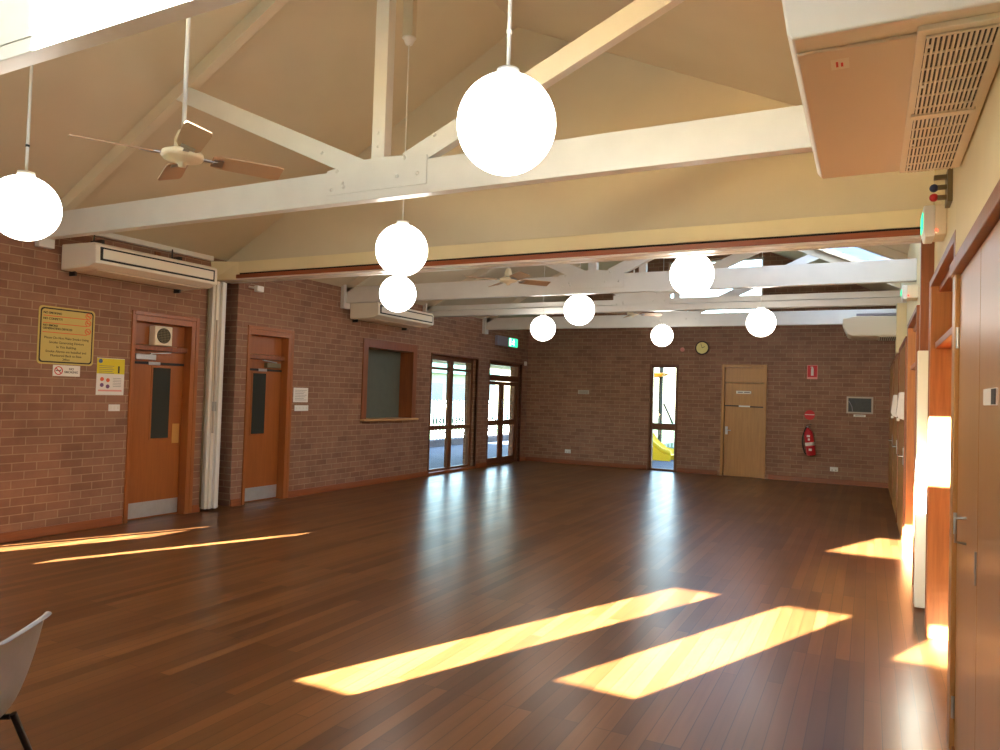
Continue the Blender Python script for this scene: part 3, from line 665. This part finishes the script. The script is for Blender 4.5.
# ------------------------------------------------------------------ globe pendants
GL = [(-1.45, 2.82, 2.8, .22, 'biggest lit white globe pendant, in front of the near truss'),
      (-4.89, 2.72, 2.715, .21, 'lit globe pendant at the left edge of the picture'),
      (-3.54, 5.02, 2.8, .22, 'lit globe pendant in the middle of the near room, above a smaller globe'),
      (-5.07, 7.14, 2.78, .22, 'lit globe pendant directly below the middle globe, seen under the partition beam'),
      (-1.56, 7.1, 2.835, .212, 'lit globe pendant whose top is cut by the partition beam'),
      (-3.69, 9.62, 2.845, .22, 'yellowish lit globe pendant under the first far truss, right of the smallest globe'),
      (-4.94, 11.2, 2.75, .213, 'lit globe pendant above the glazed doors'),
      (-3.38, 13.05, 2.775, .2, 'smallest far globe pendant near the slit window'),
      (-1.356, 10.6, 2.722, .198, 'lit globe pendant above the red fire sign, nearest the right wall')]
gmesh = {}
for x, y, z, r, label in GL:
    o = empty('globe_pendant_light', (x, y, z), label, 'pendant light', 'globe pendant lights')
    if r not in gmesh:
        g = MB().sphere((x, y, z), r, 40, 24).build('globe_shade', 'globe', o); gmesh[r] = g
    else:
        g = gmesh[r].copy(); COL.objects.link(g); g.parent = o
    MB().lathe([(0, r+.03), (.05, r+.025), (.055, r-.012), (0, r-.012)], (x, y, z)).build('lamp_gallery', 'white', o)
    zc = roof(x); zr = zc if y != 5.02 else 4.62
    MB().tube([(x, y, z+r+.02), (x, y, zr)], .0095 if y < 4 else .006, 8).build('suspension_rod', 'truss', o)
    if y < 4: MB().tube([(x, y, z+r+.19), (x, y, z+r+.205)], .013, 8).build('rod_joint', 'black' if x < -4 else 'white', o)
    MB().lathe([(0, -.06), (.03, -.055), (.05, -.01), (.06, .0), (0, 0)], (x, y, zr)).build('ceiling_canopy', 'truss', o)
    if y == 5.02: MB().box(x-.05, x+.05, y-.03, y+.03, zr, roof(x)).build('drop_bracket', 'ceil', o)

# ------------------------------------------------------------------ things on the left wall
YU, ZU = (0, 1, 0), (0, 0, 1)
sg = empty('safety_sign', (XL, 4.68, 1.78), 'large yellow no smoking and no confetti sign on the left brick wall', 'sign')
def plate(x0, x1, ya, yb, za, zb, rad=.03, n=5):
    pts = []
    for cy, cz, a0 in ((yb-rad, zb-rad, 0), (ya+rad, zb-rad, 90), (ya+rad, za+rad, 180), (yb-rad, za+rad, 270)):
        for k in range(n+1): a = radians(a0+90*k/n); pts.append((x0, cy+rad*cos(a), cz+rad*sin(a)))
    return MB().prism(pts, (x1-x0, 0, 0))
plate(XL+.001, XL+.006, 4.385, 4.985, 1.775, 2.375, .04).build('backing', 'yellow', sg)
plate(XL+.006, XL+.0068, 4.402, 4.968, 1.792, 2.358, .035).build('black_border', 'ink', sg)
plate(XL+.0068, XL+.0076, 4.416, 4.954, 1.806, 2.344, .03).build('sign_face', 'yellow', sg)
xf = XL+.0085
for txt, z in (('NO SMOKING', 2.305), ('NO CONFETTI', 2.245), ('NO SMOKE\nGENERATING DEVICES', 2.16)):
    lettering(txt, .03, (xf, 4.43, z), YU, ZU, 'ink', sg, align='LEFT', bold=.0006)
for txt, z in (('Please Do Not Make Smoke Using', 2.05), ('Smoke Generating Devices', 2.003), ('In This Building.', 1.956), ('Smoke Alarms are Installed and', 1.909), ('Monitored Back to Base', 1.867), ('24hrs', 1.828)):
    lettering(txt, .034, (xf, 4.685, z), YU, ZU, 'ink', sg)
for z in (2.275, 2.2, 2.105): MB().box(xf-.001, xf, 4.43, 4.9, z-.004, z+.004).build('red_rule', 'orange', sg)
for z in (2.31, 2.235, 2.145):
    mb = MB().lathe([(.034, 0), (.034, .0015), (.026, .0015), (.026, 0)], (xf-.001, 4.91, z), (1, 0, 0), 24, False)
    mb.bar((xf, 4.888, z+.022), (xf, 4.932, z-.022), .007, .0015, (1, 0, 0)).box(xf-.001, xf, 4.893, 4.927, z-.006, z+.004)
    mb.build('prohibition_symbol', 'orange', sg)
ns = empty('safety_sign', (XL, 4.7, 1.66), 'small white no smoking sign directly under the big yellow sign', 'sign')
MB().box(XL+.001, XL+.005, 4.555, 4.845, 1.655, 1.77).build('sign_face', 'paper', ns, .001)
MB().lathe([(.045, 0), (.045, .001), (.036, .001), (.036, 0)], (XL+.005, 4.615, 1.712), (1, 0, 0), 28, False).bar((XL+.0055, 4.588, 1.74), (XL+.0055, 4.642, 1.684), .008, .001, (1, 0, 0)).build('prohibition_symbol', 'red', ns)
MB().box(XL+.005, XL+.006, 4.585, 4.64, 1.708, 1.716).bar((XL+.0055, 4.635, 1.716), (XL+.0055, 4.645, 1.735), .004, .001, (1, 0, 0)).build('cigarette', 'ink', ns)
lettering('NO\nSMOKING', .033, (XL+.006, 4.75, 1.715), YU, ZU, 'greyink', ns, bold=.0006)
ps = empty('poster', (XL, 5.2, 1.47), 'yellow and white safety poster on the brick left of the nearest door', 'poster')
MB().box(XL+.001, XL+.003, 5.035, 5.365, 1.465, 1.875).build('sheet', 'paper', ps)
MB().box(XL+.003, XL+.0036, 5.035, 5.365, 1.7, 1.87).build('yellow_panel', 'posteryellow', ps)
MB().disc((XL+.0036, 5.075, 1.84), (1, 0, 0), .024, .0006, 20).build('badge', 'winblue', ps)
for y, z, c in ((5.1, 1.64, 'orange'), (5.17, 1.63, 'orange'), (5.1, 1.575, 'purple'), (5.17, 1.56, 'purple')): MB().lathe([(0, 0), (.024, 0), (.02, .0006), (0, .0006)], (XL+.003, y, z), (1, 0, 0), 7, False).build('picture', c, ps)
MB().box(XL+.0036, XL+.0042, 5.285, 5.305, 1.71, 1.79).build('picture', 'ink', ps)
for k in range(5): MB().box(XL+.0036, XL+.004, 5.06, 5.24-.02*(k % 2), 1.785-.02*k, 1.79-.02*k).build('text_line', 'greyink', ps)
for k in range(6): MB().box(XL+.003, XL+.0035, 5.23, 5.33, 1.65-.018*k, 1.654-.018*k).build('text_line', 'greyink', ps)
MB().box(XL+.003, XL+.0035, 5.06, 5.34, 1.505, 1.523).build('text_line', 'pink', ps)
def switch(y0, y1, z0, z1, n, label):
    o = empty('light_switch', (XL, (y0+y1)/2, z0), label, 'light switch')
    MB().box(XL+.001, XL+.011, y0, y1, z0, z1).build('switch_plate', 'white', o, .003)
    for k in range(n):
        y = y0+(k+.5)*(y1-y0)/n; MB().box(XL+.01, XL+.015, y-.009, y+.009, (z0+z1)/2-.016, (z0+z1)/2+.016).build('rocker', 'whitegloss', o, .002)
switch(5.19, 5.325, 1.285, 1.36, 3, 'white switch plate below the yellow poster')
switch(8.12, 8.41, 1.27, 1.355, 4, 'wide white switch plate below the paper notice')
nt_ = empty('paper_notice', (XL, 8.24, 1.4), 'white paper notice on the brick right of the second orange door', 'notice')
MB().box(XL+.001, XL+.003, 8.09, 8.4, 1.4, 1.615).build('sheet', 'paper', nt_)
for k in range(7): MB().box(XL+.003, XL+.0034, 8.12, 8.37-.03*(k % 3), 1.575-.024*k, 1.58-.024*k).build('text_line', 'greyink', nt_)
# sensor on an arm beside the pocket
sn = empty('alarm_sensor', (XL, 7.2, 3.0), 'small white sensor on an arm high beside the partition pocket', 'sensor')
MB().tube([(XL, 7.16, 2.97), (XL+.12, 7.2, 2.95)], .014, 8).build('arm', 'white', sn)
MB().box(XL+.1, XL+.17, 7.15, 7.27, 2.9, 2.98).build('sensor_body', 'white', sn, .01)
jb = tag(MB().box(XL, XL+.03, 5.68, 5.75, 3.1, 3.17).build('junction_box', 'frame', None, .004), 'small brown box on the brick above the nearest air conditioner', 'box')
ex = empty('exit_sign', (XL, 14.95, 2.72), 'grey and green lit exit sign above the glazed doors on the left wall', 'exit sign', 'exit signs')
MB().box(XL+.001, XL+.07, 14.45, 15.5, 2.73, 2.95).build('sign_housing', 'greylens', ex, .01)
MB().box(XL+.07, XL+.075, 15.02, 15.48, 2.74, 2.94).build('green_lens', 'exitgreen', ex)
mb = MB().disc((XL+.075, 15.27, 2.905), (1, 0, 0), .018, .002, 14)
for a, b in (((15.26, 2.885), (15.24, 2.835)), ((15.24, 2.835), (15.29, 2.805)), ((15.29, 2.805), (15.28, 2.765)), ((15.24, 2.835), (15.2, 2.805)), ((15.2, 2.805), (15.16, 2.81)), ((15.26, 2.875), (15.31, 2.85)), ((15.255, 2.875), (15.2, 2.86))):
    mb.bar((XL+.076, *a), (XL+.076, *b), .022, .002, (1, 0, 0))
mb.box(XL+.075, XL+.077, 15.05, 15.12, 2.755, 2.925).build('running_figure', 'exitwhite', ex)
tag(MB().box(XL, XL+.05, 16.02, 16.1, 2.34, 2.44).build('alarm_sensor', 'white', None, .012), 'tiny white sensor in the far left corner beside the glazed doors', 'sensor')

# ------------------------------------------------------------------ things on the far wall
def back(x): return YB
ck = empty('wall_clock', (-3.3, YB, 2.78), 'round clock with gold face and dark rim on the far brick wall', 'clock')
MB().lathe([(.0, 0), (.155, 0), (.155, -.03), (.14, -.045), (.125, -.03), (0, -.03)], (-3.3, YB, 2.78), (0, 1, 0), 36).build('rim', 'darkwood', ck)
MB().disc((-3.3, YB-.031, 2.78), (0, -1, 0), .126, .002, 36).build('clock_face', 'gold', ck)
MB().bar((-3.3, YB-.036, 2.78), (-3.24, YB-.036, 2.81), .012, .002).build('hour_hand', 'ink', ck)
MB().bar((-3.3, YB-.038, 2.78), (-3.33, YB-.038, 2.88), .008, .002).build('minute_hand', 'ink', ck)
tag(MB().lathe([(0, 0), (.05, 0), (.045, -.03), (0, -.04)], (-3.74, YB, 2.745), (0, 1, 0), 18).build('alarm_sensor', 'pink'), 'tiny round sensor left of the clock on the far wall', 'sensor')
pn = empty('wall_plate', (-6.06, YB, 1.73), 'small grey name plate on the far brick wall left of the slit window', 'plate')
MB().box(-6.2, -5.92, YB-.012, YB, 1.685, 1.78).build('plate_face', 'lilac', pn, .002)
for z in (1.755, 1.73, 1.705): MB().box(-6.17, -5.95, YB-.0135, YB-.012, z-.005, z+.005).build('text_line', 'greyink', pn)
def outlet(x, z, label):
    o = empty('power_outlet', (x, YB, z), label, 'power outlet')
    MB().box(x-.075, x+.075, YB-.012, YB, z-.045, z+.045).build('outlet_plate', 'white', o, .003)
    for s in (-.035, .035): MB().box(x+s-.008, x+s+.008, YB-.014, YB-.011, z-.025, z-.01).build('socket', 'ink', o)
outlet(-6.42, .3, 'white power outlet low on the far wall, left of the slit window')
outlet(-.61, .3, 'white power outlet low on the far wall, under the framed board')
fs = empty('fire_sign', (-1.05, YB, 2.15), 'red fire extinguisher location sign high on the far wall', 'sign')
MB().box(-1.15, -.95, YB-.006, YB, 2.13, 2.42).build('sign_face', 'pink', fs, .001)
MB().box(-1.14, -.96, YB-.008, YB-.006, 2.17, 2.41).build('red_field', 'red', fs)
MB().box(-1.075, -1.025, YB-.0095, YB-.008, 2.2, 2.35).box(-1.065, -1.035, YB-.0095, YB-.008, 2.35, 2.38).box(-1.085, -1.035, YB-.0095, YB-.008, 2.372, 2.385).build('extinguisher_symbol', 'paper', fs)
fd = empty('fire_sign', (-1.09, YB, 1.28), 'round red identification sign just above the fire extinguisher', 'sign')
MB().disc((-1.085, YB, 1.385), (0, -1, 0), .1, .005, 36).build('red_disc', 'red', fd)
MB().box(-1.175, -.995, YB-.007, YB-.005, 1.385, 1.4).build('text_line', 'paper', fd)
fe = empty('fire_extinguisher', (-1.08, YB-.1, .57), 'red fire extinguisher with black hose hung on the far brick wall', 'fire extinguisher')
ax = Vector((-.15, 0, 1)).normalized(); c0 = Vector((-1.03, YB-.11, .56))
MB().lathe([(0, 0), (.075, 0), (.088, .015), (.09, .05), (.09, .42), (.082, .48), (.055, .525), (.03, .545), (.03, .57), (0, .57)], c0, ax).build('cylinder', 'redpaint', fe)
MB().lathe([(.0905, .2), (.0915, .2), (.0915, .27), (.0905, .27)], c0, ax).build('label_band', 'paper', fe)
for h, w in ((.12, .03), (.33, .02), (.4, .03)): 
    p = c0+ax*h; MB().box(p.x-w, p.x+w, p.y-.094, p.y-.088, p.z-.022, p.z+.022).build('label_mark', 'paper', fe)
tpv = c0+ax*.57
MB().lathe([(0, 0), (.026, 0), (.026, .035), (0, .035)], tpv, ax, 16).build('valve', 'steel', fe)
MB().bar(tpv+Vector((-.03, 0, .045)), tpv+Vector((.07, -.02, .07)), .022, .012, (0, 0, 1)).bar(tpv+Vector((-.03, 0, .03)), tpv+Vector((.06, -.02, .02)), .022, .01, (0, 0, 1)).build('lever', 'blackmetal', fe, .002)
pts = [tpv+Vector((-.02, -.02, .02))]+[c0+Vector((-.13-.045*sin(pi*k/10), -.04, .52-.046*k)) for k in range(11)]
MB().tube(pts+[c0+Vector((-.1, -.06, .02))], .013, 10).build('hose', 'black', fe)
MB().box(-1.12, -1.0, YB-.03, YB, .7, .8).build('wall_bracket', 'blackmetal', fe)
fb = empty('framed_board', (-.14, YB, 1.45), 'grey notice board in a thin pale frame on the far wall', 'notice board')
x0, x1, z0, z1 = -.38, .06, 1.47, 1.77
MB().box(x0, x1, YB-.012, YB, z0, z1).build('board', 'bead', fb)
MB().box(x0-.02, x0+.012, YB-.022, YB, z0-.02, z1+.02).box(x1-.012, x1+.02, YB-.022, YB, z0-.02, z1+.02).box(x0, x1, YB-.022, YB, z0-.02, z0+.012).box(x0, x1, YB-.022, YB, z1-.012, z1+.02).build('frame', 'lilac', fb, .003)
MB().tube([(-.36, YB-.014, 1.7), (-.33, YB-.014, 1.65), (-.3, YB-.014, 1.58), (-.29, YB-.014, 1.49)], .006, 6).build('chalk_mark', 'greylens', fb)
cl_ = tag(MB().box(-.27, -.05, YB-.008, YB, 1.385, 1.43).build('caption_plate', 'paper', None, .002), 'narrow white caption strip under the framed notice board', 'plate')
MB().box(-.24, -.08, YB-.0095, YB-.008, 1.403, 1.412).build('text_line', 'greyink', cl_)

# ------------------------------------------------------------------ things on the right wall
def exit_box(ya, yb, xa, xm, z0, z1, label):
    ex = empty('exit_sign', (xa, (ya+yb)/2, z0), label, 'exit sign', 'exit signs')
    MB().prism([(xm, ya, z0), (xa+.012, ya, z0), (xa, ya, z0+.05), (xa, ya, z1), (xm, ya, z1)], (0, yb-ya, 0)).build('sign_housing', 'white', ex, .006)
    MB().box(xm, XR, ya, yb, z0+.01, z1).build('mounting_box', 'cleared', ex, .006)
    MB().box(xa-.006, xa+.002, ya+.03, yb-.03, z0+.06, z1-.04).build('green_lens', 'exitgreen', ex)
    MB().lathe([(0, 0), (.008, 0), (.006, .006), (0, .006)], (xm+.01, ya, z0+.04), (0, -1, 0), 12).build('indicator_lamp', 'led', ex)
exit_box(5.65, 5.9, .314, .382, 2.765, 2.98, 'white exit light box with green side above the near recessed doorway')
exit_box(8.74, 9.0, .297, .347, 2.75, 2.9, 'second white exit light box, over the farther recessed doorway')
rk = empty('wall_rack', (.4, 5.37, 2.905), 'bronze wall plate with three pegs and red and blue balls beside the exit box', 'wall rack')
MB().box(.422, XR, 5.28, 5.46, 2.905, 3.12).build('back_plate', 'rackmetal', rk, .003)
for z in (3.08, 3.015, 2.95): MB().box(.35, .425, 5.33, 5.365, z-.013, z+.013).build('peg', 'rackmetal', rk, .003)
MB().sphere((.352, 5.345, 3.013), .026, 20, 12).build('ball', 'blue', rk); MB().sphere((.352, 5.345, 2.952), .026, 20, 12).build('ball', 'redpaint', rk)

# ------------------------------------------------------------------ chair in the near left corner
def chair(c, ang, label):
    o = empty('stacking_chair', (c[0], c[1], 0), label, 'chair')
    f = Vector((cos(ang), sin(ang), 0)); sd_ = Vector((-sin(ang), cos(ang), 0)); O = Vector((c[0], c[1], 0))
    prof = [(.24, .415, .19), (.22, .438, .2), (.15, .445, .21), (.05, .44, .215), (-.06, .432, .215), (-.13, .44, .21), (-.18, .475, .2), (-.205, .53, .2), (-.225, .6, .215), (-.24, .67, .225), (-.255, .74, .225), (-.265, .785, .2), (-.285, .808, .175), (-.305, .8, .17)]
    n = 11; vs = []
    for u, z, hw in prof:
        for k in range(n):
            t = -1+2*k/(n-1); bz = (.022*t*t if z < .46 else 0); bu = (.05*t*t if z > .46 else .02*t*t*(z > .435))
            vs.append(O+f*(u+bu)+sd_*(hw*t)+Vector((0, 0, z+bz-(.03*t*t if z > .76 else 0))))
    fs = [[i*n+k, i*n+k+1, (i+1)*n+k+1, (i+1)*n+k] for i in range(len(prof)-1) for k in range(n-1)]
    sh = MB().add(vs, fs, True).build('seat_shell', 'chair', o)
    q = sh.modifiers.new('thickness', 'SOLIDIFY'); q.thickness = .006
    q = sh.modifiers.new('subdivision', 'SUBSURF'); q.levels = q.render_levels = 2
    for su in (1, -1):
        for sv_ in (1, -1):
            top = O+f*(.14*su-.02)+sd_*(.14*sv_)+Vector((0, 0, .43)); bot = O+f*(.25*su-.02)+sd_*(.25*sv_)+Vector((0, 0, .012))
            l = MB().tube([top, bot], .0115, 12).build('leg', 'blackmetal', o)
            MB().tube([bot-Vector((0, 0, .012)), bot+Vector((0, 0, .03))], .015, 12).build('foot_cap', 'black', l)
    mb = MB()
    for sv_ in (1, -1): mb.tube([O+f*.12+sd_*(.14*sv_)+Vector((0, 0, .42)), O+f*-.15+sd_*(.14*sv_)+Vector((0, 0, .42))], .01, 10)
    mb.tube([O+f*-.02+sd_*.14+Vector((0, 0, .415)), O+f*-.02+sd_*-.14+Vector((0, 0, .415))], .01, 10)
    mb.build('under_frame', 'blackmetal', o)
chair((-2.70, 1.315), math.atan2(-.6, -.8), 'grey plastic stacking chair with black legs, cut off at the lower left')

# ------------------------------------------------------------------ outdoors
struct(MB().box(-60, 60, -50, 70, -.5, -.22).build('ground', 'grass'), 'lawn around the hall')
struct(MB().box(-11.6, XL-.3, 8.5, 24, -.22, -.02).build('ground.001', 'paving'), 'grey paving outside the left windows')
struct(MB().box(-8, 1, YB+.3, 24, -.22, -.03).build('ground.002', 'paving'), 'blue grey play surface outside the slit window')
tag(MB().box(-11.9, -11.6, 9.2, 26, -.22, .18).build('garden_kerb', 'gardenbrick', None, .02), 'low blue grey brick kerb between paving and lawn, outside the glazing', 'kerb')
vr = struct(empty('trim_7', (-9, 16, 2.6)), 'verandah roof outside the left windows')
MB().box(-10.4, XL-.3, 8, 26, 2.62, 2.72).build('soffit', 'soffit', vr); MB().box(-10.5, -10.4, 8, 26, 2.42, 2.72).build('fascia', 'fascia', vr)
def fence(p0, p1, h, n, label):
    p0, p1 = Vector(p0), Vector(p1); o = empty('picket_fence', p0, label, 'fence')
    L = p1-p0; z0 = -.15
    for z in (.15, h-.1): MB().bar(p0+Vector((0, 0, z)), p1+Vector((0, 0, z)), .05, .04, (0, 0, 1)).build('rail', 'fence', o)
    mb = MB()
    for k in range(n):
        q = p0+L*((k+.5)/n); mb.box(q.x-.011, q.x+.011, q.y-.011, q.y+.011, z0, h)
    mb.build('picket_panel', 'fence', o)
fence((-14, 12, 0), (-14, 34, 0), 1.35, 95, 'white picket fence across the lawn, seen through the left glazing')
fence((-12, 27, 0), (2, 27, 0), 1.3, 110, 'white picket fence behind the yellow slide')
bd = empty('building', (-30, 30, 0), 'pale building with green roof and blue windows beyond the fence', 'building')
MB().box(-36, -27, 22, 52, -.3, 3.0).build('wall', 'bldg', bd)
MB().prism([(-36.5, 21.5, 3.0), (-26.4, 21.5, 3.0), (-31, 21.5, 5.2)], (0, 31, 0)).build('roof', 'roofgreen', bd)
for k in range(9): MB().box(-27.02, -26.95, 23.5+k*3.1, 25.2+k*3.1, 1.1, 2.3).build('window', 'winblue', bd)
# playground slide behind the slit window
sl = empty('playground_slide', (-5, 19, 0), 'yellow playground slide with black ladder outside the slit window', 'slide')
sx, sy = -5.42, 19.6
prof = [(-.9, 1.75), (-.6, 1.65), (-.25, 1.1), (0, .65), (.25, .32), (.5, .14), (.72, .1)]
vs = []
for u, z in prof: vs += [(sx+u, sy-.28, z+.16), (sx+u, sy-.26, z), (sx+u, sy+.26, z), (sx+u, sy+.28, z+.16)]
o_ = MB().add(vs, [[i*4+k, i*4+k+1, (i+1)*4+k+1, (i+1)*4+k] for i in range(len(prof)-1) for k in range(3)], True).build('chute', 'slide', sl)
q = o_.modifiers.new('thickness', 'SOLIDIFY'); q.thickness = .04
for yy in (sy-.27, sy+.25): MB().prism([(sx+u, yy, z+.02) for u, z in prof]+[(sx+.72, yy, -.08), (sx-.9, yy, -.08)], (0, .02, 0)).build('side_panel', 'slide', sl)
MB().tube([(sx+.22, sy+.5, -.1), (sx+.22, sy+.5, 3.0)], .06, 12).build('post', 'playpost', sl)
for s in (0, .34): MB().tube([(sx+.95+s*.3, sy+.9-s, -.1), (sx+.35+s*.3, sy+.9-s, 1.2), (sx+.2+s*.3, sy+.9-s, 1.5)], .022, 8).build('ladder_rail', 'playpost', sl)
for k in range(4): MB().tube([(sx+.86-.13*k, sy+.9, .1+.28*k), (sx+.96-.13*k, sy+.56, .1+.28*k)], .018, 8).build('rung', 'steel', sl)
MB().prism([(sx-.6, sy+.1, 2.35), (sx+.45, sy+.1, 2.35), (sx+.3, sy+.1, 2.25), (sx-.1, sy+.1, 2.2), (sx-.6, sy+.1, 1.75)], (0, .5, 0)).build('canopy', 'slideorange', sl, .02)
